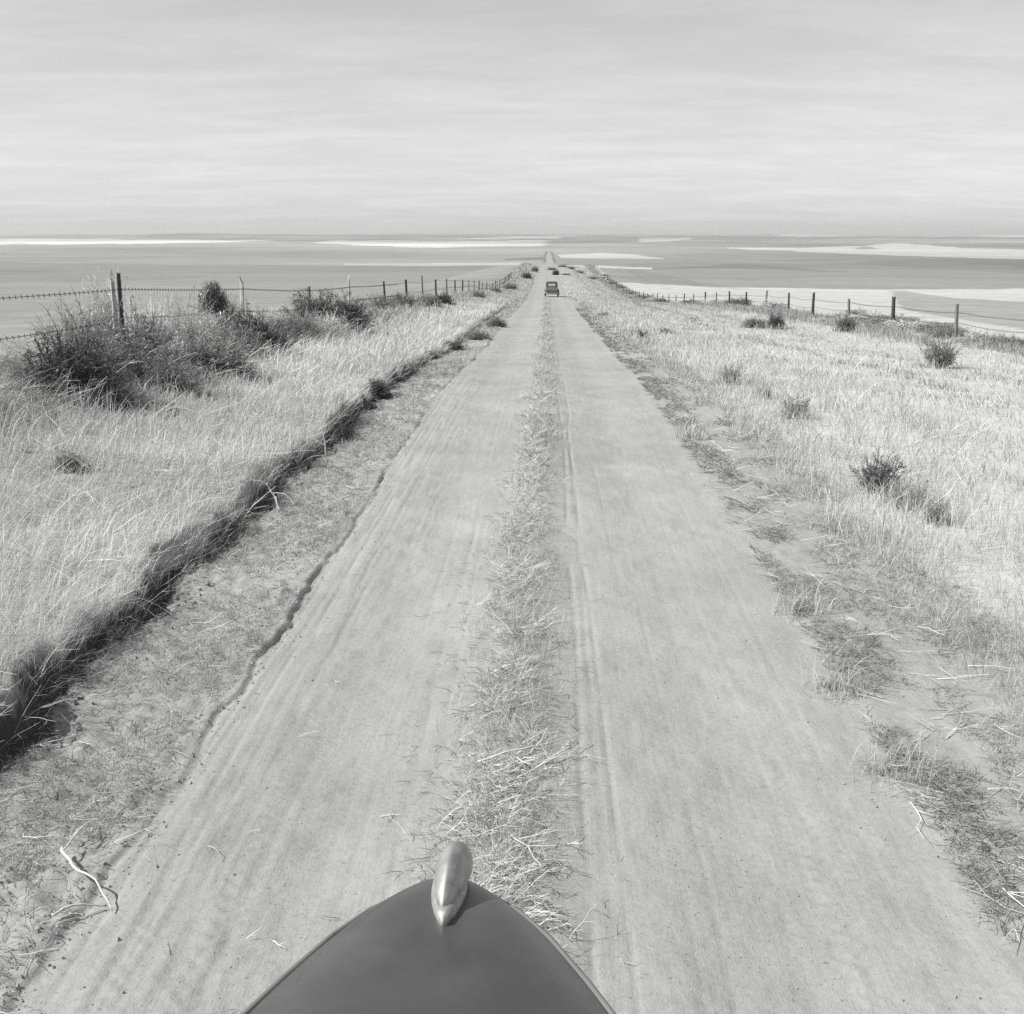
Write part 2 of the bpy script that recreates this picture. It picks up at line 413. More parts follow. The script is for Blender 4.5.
# ---------------------------------------------------------------- grasses and stalks
def ribbons(P, hgt, lean, az, wid, tone, curl=None):
    n = len(P); rnd = R
    hd = np.stack([np.cos(az), np.sin(az), np.zeros(n)], -1)
    fa = rnd.uniform(0, 2 * np.pi, n); side = np.stack([np.cos(fa), np.sin(fa), np.zeros(n)], -1)
    def at(t, droop):
        return P + np.array([0, 0, 1.]) * (hgt * (t - droop * t * t * lean))[:, None] + hd * (hgt * lean * t ** 1.6)[:, None]
    m = at(.5, .35); e = at(1., .35)
    V = np.stack([P - side * (wid / 2)[:, None], P + side * (wid / 2)[:, None], m - side * (wid * .42)[:, None], m + side * (wid * .42)[:, None], e], 1)
    b = np.arange(n)[:, None] * 5
    return V.reshape(-1, 3), [b + np.array([[0, 1, 3, 2]]), b + np.array([[2, 3, 4]])], {'tone': np.repeat(tone, 5)}

def sticks(paths, rad, tone, sides=3):
    """paths (n,k,3) rad (n,k)"""
    n, k, _ = paths.shape
    T = np.gradient(paths, axis=1); T /= np.linalg.norm(T, axis=2, keepdims=True) + 1e-9
    ref = np.where(np.abs(T[..., 2:3]) < .9, np.array([0, 0, 1.]), np.array([1., 0, 0]))
    A = np.cross(T, ref); A /= np.linalg.norm(A, axis=2, keepdims=True) + 1e-9; B = np.cross(T, A)
    V = []
    for j in range(sides):
        a = 2 * np.pi * j / sides
        V.append(paths + (A * math.cos(a) + B * math.sin(a)) * rad[..., None])
    V = np.stack(V, 2).reshape(-1, 3)
    base = (np.arange(n)[:, None] * k + np.arange(k - 1)[None, :]).ravel() * sides
    F = [np.stack([base + j, base + (j + 1) % sides, base + sides + (j + 1) % sides, base + sides + j], -1) for j in range(sides)]
    return V, F, {'tone': np.repeat(tone, k * sides)}

def merge(*parts):
    V = []; F = []; A = []; o = 0
    for v, f, a in parts:
        V.append(v); F += [q + o for q in f]; A.append(a['tone']); o += len(v)
    return np.concatenate(V), F, {'tone': np.concatenate(A)}

def stuff(name, parts, mat, label, cat):
    V, F, A = merge(*parts)
    return tag(obj(name, mesh_np(name, V, F, A), mat), label, cat, None, 'stuff')

def scatter(n, x0, x1, y0, y1, p=1.0):
    """more plants per square metre close by"""
    a, b = y0 ** (1 - p) if p != 1 else 0, y1 ** (1 - p) if p != 1 else 0
    q = R.random(n)
    y = y0 * (y1 / y0) ** q if p == 1 else (a + (b - a) * q) ** (1 / (1 - p))
    return R.uniform(x0, x1, n), y

def blades(x, y, h0, h1, lean, wmin, wd, tmin, tmax, az0=0., azs=6.3, zoff=-.01):
    n = len(x)
    z = H(x, y) + zoff
    cl = .5 + .5 * fbm(x / .5, y / .5, 401, 3)
    hg = R.uniform(h0, h1, n) * (.6 + .7 * cl)
    ln = np.clip(R.normal(lean, .25, n), .02, 1.5)
    w = np.maximum(wmin, wd * np.abs(y)) * R.uniform(.7, 1.4, n)
    tn = R.uniform(tmin, tmax, n) * (.70 + .5 * (.5 + .5 * fbm(x / .9, y / 1.4, 402, 4))) * (1 - .42 * np.exp(-((x - 5.4 + .3 * np.sin(y * .21)) / .22) ** 2) - .3 * np.exp(-((x - 7.2) / .25) ** 2))
    az = az0 + R.uniform(-azs / 2, azs / 2, n)
    return ribbons(np.stack([x, y, z], -1), hg, ln, az, w, tn)

# left verge
x, y = scatter(150000, FENCE_L - .7, -2.1, 2.6, 75, 1.35)
be = bank_edge(y); k = (x < be - .02) & ((x < be - .12) | (R.random(len(x)) < .4)); x, y = x[k], y[k]
pL = [blades(x, y, .07, .21, .65, .0022, .00045, .52, .84, -.3, 4.2)]
x, y = scatter(1400, -2.4, -2.05, 2.6, 40, 1.0); x = bank_edge(y) - np.abs(R.normal(0, .05, len(y))) + .02
k = fbm(y / .35, y * 0 + 2, 405, 3) > -.05; x, y = x[k], y[k]
pL.append(blades(x, y, .10, .28, 1.0, .0022, .0004, .34, .72, 0., 2.4))
x, y = scatter(9000, -2.4, -2.05, 2.6, 40, 1.1); x = bank_edge(y) - .03 - np.abs(R.normal(0, .07, len(y)))
k = fbm(y / .28, x * 2, 406, 3) > .02; x, y = x[k], y[k]
pL.append(blades(x, y, .10, .26, .8, .0022, .00042, .50, .84, .1, 3.6))
x, y = scatter(9000, -5.2, -2.3, 2.6, 40, 1.3); k = x < bank_edge(y) - .05
pL.append(blades(x[k], y[k], .25, .48, .7, .0022, .00045, .6, .85, -.2, 4.5))
x, y = scatter(22000, FENCE_L - 1, -2.0, 60, 300, 1.2)
pL.append(blades(x, y, .12, .28, .4, .015, .0004, .40, .66))
stuff('dry_grass', pL, GRASS, 'thick pale dry grass covering the raised left verge', 'grass')

# right verge: ragged tall stems by the road, short cured grass beyond
x, y = scatter(140000, 2.0, FENCE_R + .8, 2.6, 70, 1.3)
k = R.random(len(x)) < sstep(1.55, 2.1, x + .25 * fbm(x / .6, y / .9, 411, 3)); x, y = x[k], y[k]
pR = [blades(x, y, .04, .13, .6, .0020, .00036, .46, .72)]
x, y = scatter(42000, 1.9, 4.6, 2.6, 60, 1.25)
cl = fbm(x / .45, y / .6, 412, 3)
k = (cl > -.18) & (R.random(len(x)) < sstep(1.75, 2.2, x) * (1 - .75 * sstep(3.2, 4.6, x))); x, y = x[k], y[k]
pR.append(blades(x, y, .10, .33, .5, .0020, .00038, .42, .78))
x, y = scatter(42000, 1.9, FENCE_R, 2.6, 60, 1.25)
k = (fbm(x / .5, y / .8, 415, 3) > .02 + .05 * np.maximum(x - 3.5, 0)); x, y = x[k], y[k]
pR.append(blades(x, y, .05, .18, .55, .0022, .00042, .18, .42))
x, y = scatter(26000, 1.75, FENCE_R + 1, 60, 300, 1.2)
pR.append(blades(x, y, .06, .18, .5, .012, .00035, .40, .62))
stuff('dry_grass', pR, GRASS, 'pale cured grass covering the wide right verge', 'grass')

# fence lines: taller rank weeds that nobody could count
def rank(xf, sgn, n, y0, y1, t0, t1, h0, h1, wd=.00055):
    x, y = scatter(n, 0, 1, y0, y1, 1.1)
    x = xf - np.sign(xf) * .2 + R.normal(0, .65, n); k = fbm(x / 1.5, y / 4., 421, 2) > -.25
    return blades(x[k], y[k], h0, h1, .5, .003, wd, t0, t1)
stuff('fence_line_weeds', [rank(FENCE_R - .4, 1, 26000, 24, 320, .18, .52, .14, .36, .0004)], GRASS, 'rank grey weeds growing in a line under the right fence', 'weeds')
stuff('fence_line_weeds', [rank(FENCE_L + .2, -1, 15000, 9, 320, .22, .62, .2, .5)], GRASS, 'rank dry weeds growing in a line under the left fence', 'weeds')

def stalks(x, y, L0, L1, r0, flat, tmin, tmax, az0, azs, branch=2, wd=.00022):
    """lying and leaning dead stalks with a few side twigs"""
    n = len(x); K = 5
    z = H(x, y) + .006
    az = az0 + R.uniform(-azs / 2, azs / 2, n); el = np.abs(R.normal(flat, .22, n))
    Lg = R.uniform(L0, L1, n); bend = R.normal(0, .95, n); drop = R.uniform(.2, .9, n) * el
    tt = np.linspace(0, 1, K)
    A = az[:, None] + bend[:, None] * tt[None] ; E = el[:, None] - drop[:, None] * tt[None]
    st = (Lg / (K - 1))[:, None]
    dx = np.cos(A) * np.cos(E) * st; dy = np.sin(A) * np.cos(E) * st; dz = np.sin(E) * st
    p = np.stack([x[:, None] + np.cumsum(dx, 1) - dx, y[:, None] + np.cumsum(dy, 1) - dy, z[:, None] + np.cumsum(dz, 1) - dz], -1)
    p[:, 1:, :2] += R.normal(0, 1, (n, K - 1, 2)) * (Lg * .025)[:, None, None]
    lift = np.maximum(H(p[..., 0], p[..., 1]) + .005, p[..., 2]); p[..., 2] = lift
    rr = np.maximum(r0, wd * y) * R.uniform(.7, 1.35, n)
    rad = rr[:, None] * (1 - .65 * tt[None])
    tn = R.uniform(tmin, tmax, n)
    out = [sticks(p, rad, tn)]
    for b in range(branch):
        i = R.integers(1, K - 1, n); s = p[np.arange(n), i]; a2 = A[np.arange(n), i] + R.choice([-1, 1], n) * R.uniform(.4, 1.0, n)
        e2 = np.abs(R.normal(.25, .2, n)); l2 = Lg * R.uniform(.2, .5, n); t3 = np.linspace(0, 1, 3)
        q = s[:, None] + np.stack([np.cos(a2) * np.cos(e2), np.sin(a2) * np.cos(e2), np.sin(e2)], -1)[:, None] * (l2[:, None] * t3[None])[..., None]
        q[..., 2] = np.maximum(q[..., 2], H(q[..., 0], q[..., 1]) + .004)
        out.append(sticks(q, rr[:, None] * .6 * (1 - .6 * t3[None]), tn))
    return merge(*out)

def strip_x(y): return -.14 + .1 * sstep(6, 16, y)
# weedy strip between the wheel tracks
x, y = scatter(2700, 0, 1, 2.3, 16, 1.15)
x = strip_x(y) - .04 + R.normal(0, .085, len(y)) * (1 + .3 * np.sin(y * 2.1))
k = fbm(x / .22, y / .35, 431, 3) > -.16; x, y = x[k], y[k]
pc = [stalks(x, y, .04, .155, .0016, .6, .36, .80, .9, 6.2, 4)]
x, y = scatter(24, 0, 1, 2.5, 7.5, 1.0); x = strip_x(y) - .05 + R.normal(0, .10, len(y))
pc.append(stalks(x, y, .16, .36, .0024, .3, .5, .76, .6, 5.0, 3))
x, y = scatter(1300, 0, 1, 2.3, 9, 1.2); x = strip_x(y) + R.normal(-.05, .15, len(y))
pc.append(stalks(x, y, .03, .10, .0014, .15, .12, .5, 0, 6.3, 1))
stuff('dead_stalks', pc, STALK, 'bleached dead weed stalks strewn along the middle strip between wheel tracks', 'dead weeds')
x, y = scatter(17000, 0, 1, 3.5, 120, 1.25); x = strip_x(y) + R.normal(0, .10, len(y))
k = fbm(x / .25, y / .7, 432, 3) > -.12; x, y = x[k], y[k]
stuff('strip_grass', [blades(x, y, .04, .12, .6, .0022, .0004, .38, .72)], GRASS, 'short stubbly grass growing along the middle strip of the road', 'grass')

# litter between the left bank and the wheel track, and along the right edge
x, y = scatter(4200, -2.25, -1.42, 2.3, 22, 1.3)
pl = [stalks(x, y, .02, .12, .0013, .15, .12, .58, .6, 5.2, 2)]
x, y = scatter(70, -2.2, -1.45, 2.3, 10, 1.1); pl.append(stalks(x, y, .10, .30, .0017, .15, .5, .82, .2, 3.6, 2))
x, y = scatter(40, -1.3, -.5, 2.5, 9, 1.0); pl.append(stalks(x, y, .04, .12, .0016, .1, .4, .75, .2, 6.0, 1))
stuff('straw_litter', pl, STALK, 'broken straw and dead stalks littering the shoulder under the left bank', 'straw')
x, y = scatter(40000, -2.2, -1.40, 3.5, 110, 1.3)
k = fbm(x / .35, y / .8, 441, 3) > -.12; x, y = x[k], y[k]
stuff('shoulder_grass', [blades(x, y, .02, .10, .8, .002, .00042, .24, .60)], GRASS, 'sparse low grass on the left shoulder below the bank', 'grass')

def creeping(n, x0, x1, y0, y1, seed, thr):
    x, y = scatter(n, x0, x1, y0, y1, 1.25)
    k = fbm(x / .22, y / .45, seed, 3) > thr
    return x[k], y[k]
x, y = creeping(12000, 1.34, 1.66, 2.3, 60, 451, -.10)
pw = [stalks(x[:4200], y[:4200], .03, .12, .0015, .3, .14, .42, 0, 6.3, 2), blades(x, y, .015, .08, .9, .0026, .00042, .13, .44)]
x, y = scatter(220, 1.3, 2.0, 2.3, 14, 1.2); pw.append(stalks(x, y, .08, .30, .0018, .15, .5, .85, 0, 6.3, 2))
stuff('creeping_weeds', pw, STALK, 'low dark weeds and straw along the right edge of the road', 'weeds')
x, y = creeping(24000, 1.7, 2.4, 2.3, 70, 452, -.02)
stuff('shoulder_grass', [blades(x, y, .02, .11, .8, .0022, .00042, .2, .62), stalks(x[:3500], y[:3500], .03, .14, .0013, .2, .14, .6, 0, 6.3, 2)], GRASS, 'thin tufts of low grass on the right shoulder', 'grass')

x, y = scatter(190, 0, 1, 2.8, 22, 1.1); x = bank_edge(y) - np.abs(R.normal(0, .05, len(y)))
p0 = stalks(x, y, .08, .30, .0013, .8, .45, .85, -.5, 5.6, 2); stuff('overhanging_straw', [p0], STALK, 'pale dead stems hanging over the shaded face of the left bank', 'straw')
# straw lying over the grass
x, y = scatter(500, -5.2, -2.3, 3, 20, 1.3); ps = []
p0 = stalks(x, y, .25, .6, .0018, .5, .6, .88, 0, 6.3, 1); p0[0][:, 2] += .06; ps.append(p0)
x, y = scatter(320, 2.4, 6.0, 3, 20, 1.3)
p0 = stalks(x, y, .2, .5, .0018, .9, .6, .88, 1.5, 6.3, 1); ps.append(p0)
stuff('loose_straw', ps, STALK, 'long loose bleached stalks lying on the grass of both verges', 'straw')

# crumbs of earth
def clods(n, xc, sd, y0, y1, r0, r1, tn):
    x, y = scatter(n, 0, 1, y0, y1, 1.15); x = xc(y) + R.normal(0, sd, n); r = R.uniform(r0, r1, n) ** 1.0
    o = np.array([[1, 0, 0], [-1, 0, 0], [0, 1, 0], [0, -1, 0], [0, 0, 1], [0, 0, -1.]])
    r = r * .7
    V = o[None] * (r[:, None, None] * R.uniform(.5, 1.3, (n, 6, 1))) + R.normal(0, .25, (n, 6, 3)) * r[:, None, None]
    V = V + np.stack([x, y, H(x, y) + r * .25], -1)[:, None]
    f = np.array([[0, 2, 4], [2, 1, 4], [1, 3, 4], [3, 0, 4], [2, 0, 5], [1, 2, 5], [3, 1, 5], [0, 3, 5]])
    F = (np.arange(n)[:, None, None] * 6 + f[None]).reshape(-1, 3)
    return V.reshape(-1, 3), [F], {'tone': np.repeat(R.uniform(.6, 1, n) * tn, 6)}
lipc = lambda y: -1.40 + .045 * vnoise(y * .45, y * 0, 71) + .028 * vnoise(y * 2.3, y * 0, 72)
stuff('earth_crumbs', [clods(600, lambda y: lipc(y) + .04 * vnoise(y * 5, y * 0, 7), .045, 2.3, 12, .0025, .010, .42), clods(900, lambda y: -1.65 + 0 * y, .22, 2.3, 12, .003, .012, .32),
                       clods(500, lambda y: -.85 + 0 * y, .09, 2.3, 12, .0015, .005, .36), clods(500, lambda y: 1.55 + 0 * y, .25, 2.3, 12, .003, .010, .32),
                       clods(350, lambda y: .65 + 0 * y, .30, 2.3, 12, .002, .006, .34), clods(500, lambda y: bank_edge(y) + .12, .07, 2.3, 16, .006, .022, .28)],
      M_CLOD, 'small crumbs of dry earth scattered along the ruts and the bank foot', 'earth')

# ---------------------------------------------------------------- bushes
def bush_mesh(name, seed, twigs=260, subs=7, spread=1.0, up=.55, leafy=.5, open_=.25, rad=.012):
    """a dome 1 m wide and 1 m tall of fine twigs"""
    r = np.random.default_rng(seed); K = 5
    az = r.uniform(0, 2 * np.pi, twigs); el = np.arcsin(r.uniform(0.0, 1, twigs) ** up)
    end = np.stack([.5 * spread * np.cos(az) * np.cos(el), .5 * spread * np.sin(az) * np.cos(el), np.sin(el) * .98], -1)
    lump = 1 + .42 * fbm(np.cos(az) * 1.7 + seed, np.sin(az) * 1.7 + el * 2, seed, 3)
    end = end * (r.uniform(1 - open_, 1.0, twigs) * lump)[:, None]
    base = r.normal(0, .05, (twigs, 3)); base[:, 2] = r.uniform(-.02, .03, twigs)
    tt = np.linspace(0, 1, K)
    P = base[:, None] + (end - base)[:, None] * tt[None, :, None]
    P[..., 2] += (np.sin(tt * np.pi) * -.10)[None] * r.uniform(-.4, 1, twigs)[:, None]
    P[:, 1:, :] += r.normal(0, .022, (twigs, K - 1, 3))
    P[..., 2] = np.maximum(P[..., 2], -.01)
    tn = r.uniform(.45, .85, twigs)
    parts = [sticks(P, np.full((twigs, K), rad * .55) * (1 - .6 * tt[None]), tn)]
    n = twigs * subs; i = r.integers(0, twigs, n); f = r.uniform(.35, 1, n); a = P[i, 0] + 0
    j = np.clip((f * (K - 1)).astype(int), 0, K - 2); fr = f * (K - 1) - j
    s = P[i, j] * (1 - fr)[:, None] + P[i, j + 1] * fr[:, None]
    d = (end[i] - base[i]); d /= np.linalg.norm(d, axis=1, keepdims=True) + 1e-6
    d = d + r.normal(0, .75, (n, 3)); d[:, 2] += .15; d /= np.linalg.norm(d, axis=1, keepdims=True)
    l = r.uniform(.05, .17, n); t3 = np.linspace(0, 1, 3)
    Q2 = s[:, None] + d[:, None] * (l[:, None] * t3[None])[..., None]; Q2[:, 1] += r.normal(0, .012, (n, 3))
    Q2[..., 2] = np.maximum(Q2[..., 2], -.01)
    parts.append(sticks(Q2, np.full((n, 3), rad * .38) * (1 - .7 * t3[None]), np.clip(tn[i] * r.uniform(.8, 1.25, n), 0, .9)))
    m = int(n * leafy)
    if m:
        k = r.integers(0, n, m); p = Q2[k, 1] + r.normal(0, .012, (m, 3)); u = r.normal(0, 1, (m, 3)); u /= np.linalg.norm(u, axis=1, keepdims=True)
        w = r.normal(0, 1, (m, 3)); w -= (w * u).sum(1, keepdims=True) * u; w /= np.linalg.norm(w, axis=1, keepdims=True)
        sz = r.uniform(.018, .045, m)[:, None]
        V = np.stack([p - u * sz, p + w * sz * .28, p + u * sz, p - w * sz * .28], 1).reshape(-1, 3)
        parts.append((V, [np.arange(m)[:, None] * 4 + np.arange(4)[None]], {'tone': np.repeat(r.uniform(.4, .85, m), 4)}))
    V, F, A = merge(*parts)
    return mesh_np(name, V, F, A)

DENSE = [bush_mesh('dense_bush', 101 + i, 320, 9, 1.05, .62, .9, .36) for i in range(3)]
WISPY = [bush_mesh('wispy_bush', 131 + i, 190, 8, 1.0, .5, .15, .45, .009) for i in range(3)]
SPIKY = [bush_mesh('spiky_weed', 151 + i, 150, 9, 1.05, .42, .6, .68, .010) for i in range(2)]

def shrub(protos, mat, u, vb, w_px, h_px, name, label, cat, group=None, xy=None, sink=.03, lift=0):
    """u, vb: where its foot stands in the photograph; size follows from the distance"""
    X, Y = xy if xy else hit(u, vb)
    me = random.choice(protos); o = bpy.data.objects.new(name, me); C.objects.link(o)
    if not me.materials: me.materials.append(mat)
    o.material_slots[0].link = 'OBJECT'; o.material_slots[0].material = mat
    s = Y / F * 1.22
    o.location = (X, Y, float(H(X, Y)) - sink + lift); w = w_px * s; h = h_px * s
    o.scale = (w, w * random.uniform(.8, 1.1), h); o.rotation_euler = (0, 0, random.uniform(0, 6.28))
    BUSHES.append((X, Y, w))
    return tag(o, label, cat, group)

BUSHES = []
D, M, Pm = M_DARKWEED, M_MIDWEED, M_PALEWEED
gl = 'brush along the left fence'
left_bushes = [
 (DENSE, D, 72, 402, 96, 62, 'dark_bush', 'darkest big bush at the left edge of the view, below the doubled post'),
 (WISPY, M, 84, 372, 90, 66, 'wispy_bush', 'wispy grey brush behind the darkest left bush'),
 (WISPY, Pm, 110, 338, 56, 58, 'tall_weed', 'tall pale wispy weed climbing the doubled fence post'),
 (DENSE, M, 142, 380, 92, 58, 'grey_bush', 'broad grey bush right of the darkest left bush'),
 (DENSE, D, 128, 386, 52, 34, 'dark_bush', 'low dark bush tucked under the broad grey bush'),
 (WISPY, Pm, 190, 360, 78, 60, 'pale_tumbleweed', 'pale rounded tumbleweed heap below the round dark tumbleweed'),
 (DENSE, M, 212, 374, 76, 32, 'grey_bush', 'grey mounded bush in front of the pale tumbleweed heap'),
 (DENSE, D, 252, 352, 54, 34, 'dark_bush', 'dark bush under the bleached second post'),
 (WISPY, M, 232, 346, 60, 46, 'wispy_bush', 'wispy grey brush between the pale heap and the dark bush'),
 (DENSE, D, 284, 346, 40, 24, 'dark_bush', 'small dark bush between second and third left posts'),
 (WISPY, Pm, 268, 340, 54, 32, 'pale_tumbleweed', 'thin pale weed tangle beneath the wire past the second post'),
 (WISPY, M, 300, 342, 58, 34, 'wispy_bush', 'wispy grey brush in front of the third left post'),
 (DENSE, M, 236, 358, 56, 30, 'grey_bush', 'grey bush tucked right of the pale tumbleweed heap'),
 (WISPY, Pm, 146, 352, 64, 50, 'pale_tumbleweed', 'pale loose weed heap between the doubled post and the round tumbleweed'),
 (DENSE, M, 268, 352, 46, 26, 'grey_bush', 'low grey bush in front of the two small dark bushes'),
 (WISPY, Pm, 328, 338, 50, 26, 'pale_tumbleweed', 'thin pale weed tangle in front of the rounded dark bushes'),
 (WISPY, M, 112, 408, 80, 40, 'wispy_bush', 'wispy brush spilling from the darkest bush onto the grass'),
 (WISPY, M, 172, 392, 84, 38, 'wispy_bush', 'wispy brush at the front of the broad grey bush'),
 (DENSE, D, 318, 334, 54, 38, 'dark_bush', 'rounded dark bush at the foot of the third left post'),
 (DENSE, D, 347, 333, 46, 34, 'dark_bush', 'rounded dark bush by the fourth left post'),
 (WISPY, M, 380, 314, 40, 20, 'wispy_bush', 'small wispy bush at the foot of the dark fifth post'),
 (DENSE, M, 402, 309, 28, 14, 'grey_bush', 'low grey bush at the sixth left post'),
 (DENSE, D, 442, 306, 24, 11, 'dark_bush', 'small dark bush below the farther left posts'),
 (DENSE, M, 428, 308, 26, 13, 'grey_bush', 'small grey bush just before the small dark bush on the left'),
 (WISPY, M, 478, 299, 22, 9, 'wispy_bush', 'little wispy bush at the far end of the left fence'),
 (DENSE, M, 510, 290, 14, 6, 'dark_bush', 'tiny dark bush on the left verge near the distant car'),
 (DENSE, D, 527, 279, 10, 6, 'dark_bush', 'dark clump beyond the distant car on the left'),
 (DENSE, M, 496, 294, 14, 6, 'grey_bush', 'tiny grey bush just before the tiny dark bush on the left verge'),
 (DENSE, M, 535, 272, 7, 5, 'dark_bush', 'farthest dark clump left of where the road vanishes'),
 (DENSE, D, 376, 394, 26, 14, 'dark_weed', 'dark weed growing in the bank where its shadow ends'),
 (DENSE, M, 72, 470, 34, 20, 'grey_weed', 'dark tuft alone in the grass at the left edge'),
 (SPIKY, M, 360, 378, 40, 10, 'grey_weed', 'flattened grey patch of weed on the bank grass'),
 (DENSE, M, 497, 327, 22, 9, 'grey_weed', 'grey weed on the bank lip far along the left side'),
 (DENSE, M, 478, 340, 26, 10, 'grey_weed', 'grey weed on the bank lip before the far one'),
 (DENSE, D, 452, 350, 24, 9, 'dark_weed', 'dark low weed on the bank halfway along'),
]
for pr, mt, u, v, w, h, nm, lb in left_bushes:
    shrub(pr, mt, u, v, w, h, nm, lb, 'weed' if 'weed' in nm else 'bush', gl)
# round tumbleweed caught on the wire
tw = bush_mesh('round_tumbleweed', 171, 420, 10, 1.15, .9, .9, .2)
Xr, Yr = -5.35, 19.6
o = shrub([tw], M_DARKWEED, 0, 0, 21, 27, 'round_tumbleweed', 'round dark tumbleweed perched on the brush against the wire', 'tumbleweed', gl, xy=(Xr, Yr), lift=.58)

x, y = scatter(5200, -6.0, -4.3, 9, 36, 1.0)
k = fbm(x / .7, y / 1.6, 461, 3) > -.25 + .3 * (x + 5.3) ; x, y = x[k], y[k]
stuff('dry_brush', [stalks(x, y, .18, .60, .003, .85, .14, .62, 0, 6.3, 4, .0003)], STALK, 'tangle of dry twiggy brush filling the left fence line', 'brush')
gr_ = 'weeds beside the road'
right_bushes = [
 (SPIKY, D, 876, 492, 62, 42, 'dark_weed', 'largest dark spiky weed in the right verge grass'),
 (SPIKY, M, 906, 508, 60, 30, 'grey_weed', 'grey weed spreading right below the largest dark weed'),
 (SPIKY, M, 935, 522, 40, 28, 'grey_weed', 'outermost grey weed beside the largest dark weed'),
 (SPIKY, M, 796, 418, 42, 24, 'grey_weed', 'grey bushy weed midway up the right verge'),
 (SPIKY, M, 730, 384, 34, 22, 'grey_weed', 'grey weed nearer the distant car than the midway weed'),
 (SPIKY, M, 765, 398, 26, 14, 'grey_weed', 'small grey weed between two grey bushy weeds'),
 (SPIKY, D, 642, 340, 26, 11, 'dark_weed', 'low dark weed near the road edge on the right'),
 (DENSE, D, 665, 334, 16, 6, 'dark_weed', 'flat dark cushion weed alone in pale grass'),
 (DENSE, D, 776, 329, 17, 14, 'dark_bush', 'round dark tumbleweed short of the right fence'),
 (DENSE, M, 754, 328, 24, 10, 'grey_bush', 'low grey weed left of the round dark tumbleweed'),
 (SPIKY, M, 940, 368, 48, 34, 'grey_weed', 'wispy grey bush at the right edge below the fence'),
 (DENSE, M, 846, 332, 24, 15, 'grey_bush', 'grey bush below the third right post'),
 (DENSE, M, 605, 318, 16, 5, 'grey_weed', 'small grey weed along the road beyond the low dark weed'),
 (DENSE, D, 556, 275, 7, 5, 'dark_bush', 'dark clump right of where the road vanishes'),
 (SPIKY, M, 800, 612, 34, 16, 'grey_weed', 'ragged grey weed at the right road edge'),
 (SPIKY, M, 835, 690, 40, 16, 'grey_weed', 'low ragged weed on the bare right shoulder'),
 (SPIKY, D, 690, 440, 22, 8, 'dark_weed', 'dark low weed hugging the right road edge'),
 (SPIKY, M, 552, 270, 14, 3, 'dark_weed', 'small dark clump scattered right of where the road vanishes'),
 (SPIKY, M, 562, 267, 14, 3, 'dark_weed', 'small dark clump scattered right of where the road vanishes'),
 (SPIKY, M, 571, 269, 15, 3, 'dark_weed', 'small dark clump scattered right of where the road vanishes'),
 (SPIKY, M, 580, 273, 16, 3, 'dark_weed', 'small dark clump scattered right of where the road vanishes'),
 (SPIKY, M, 566, 275, 15, 2, 'dark_weed', 'small dark clump scattered right of where the road vanishes'),
 (SPIKY, M, 592, 279, 16, 3, 'dark_weed', 'small dark clump scattered right of where the road vanishes'),
 (SPIKY, D, 84, 902, 46, 10, 'dark_weed', 'dark flattened twig tangle beside the crooked pale branch'),
 (SPIKY, D, 130, 812, 36, 7, 'dark_weed', 'dark flattened weed above the crooked pale branch'),
 (SPIKY, M, 893, 775, 60, 14, 'grey_weed', 'sprawling weed at the lower right of the road'),
]
for pr, mt, u, v, w, h, nm, lb in right_bushes:
    shrub(pr, mt, u, v, w, h, nm, lb, 'weed' if 'weed' in nm else 'bush', gr_)
for i in range(26):       # the row of dark weeds under the right fence
    Y = 30 + i * 2.1 + random.uniform(-.7, .7) if i < 9 else 60 + (i - 9) * 12 + random.uniform(-4, 4)
    X = FENCE_R + random.uniform(.0, .9)
    if i < 9:
        shrub(DENSE, Pm if i % 3 == 1 else M, 0, 0, 54, 10, 'fence_weed', 'low grey weed in the row under the near right fence', 'weed', 'weed row under the near right fence', xy=(X, Y))
    else:
        shrub(DENSE, Pm if i % 2 else M, 0, 0, min(34, 1.9 * F / Y), .5 * F / Y, 'fence_weed', 'grey weed in the long row under the far right fence', 'weed', 'weed row under the far right fence', xy=(X, Y))

gx_, gy_ = [], []
for bx_, by_, bw_ in BUSHES:
    if by_ < 60 and bx_ > 0:
        n_ = 130; a_ = R.uniform(0, 6.28, n_); q_ = bw_ * R.uniform(.2, .75, n_); gx_ += list(bx_ + q_ * np.cos(a_)); gy_ += list(by_ + q_ * np.sin(a_) - bw_ * .15)
gx_, gy_ = np.array(gx_), np.array(gy_)
stuff('dry_grass', [blades(gx_, gy_, .10, .30, .45, .0022, .00042, .4, .78)], GRASS, 'dry grass stems growing through the feet of the right verge weeds', 'grass')
# bleached branches
def branch(name, pts, r, twigs, label):
    def soft(q):
        q = [Vector(p) for p in q]; q = [q[0]] + q + [q[-1]]; o_ = []
        for i in range(1, len(q) - 2):
            for k in range(5):
                t = k / 5; a, b, c, d = q[i - 1:i + 3]
                p = .5 * (2 * b + (c - a) * t + (2 * a - 5 * b + 4 * c - d) * t * t + (3 * b - a - 3 * c + d) * t ** 3)
                o_.append(p + Vector((random.gauss(0, 1), random.gauss(0, 1), random.gauss(0, 1))) * r * .35)
        return o_ + [q[-1]]
    pts = soft(pts); twigs = [soft(t) for t in twigs]
    mb = MB(); mb.tube(pts, [r * (1 - .6 * i / (len(pts) - 1)) for i in range(len(pts))], 6)
    for t in twigs: mb.tube(t, [r * (.6 - .4 * i / len(t)) for i in range(len(t))], 5)
    o = mb.build(name, M_BRANCH, None, True)
    c = Vector(pts[0])
    o.data.transform(__import__('mathutils').Matrix.Translation(-c)); o.location = c
    return tag(o, label, 'branch', 'bleached branches')
M_BRANCH = mat_solid('bleached_branch', .58, .85, .1, noise=.15, scale=30)
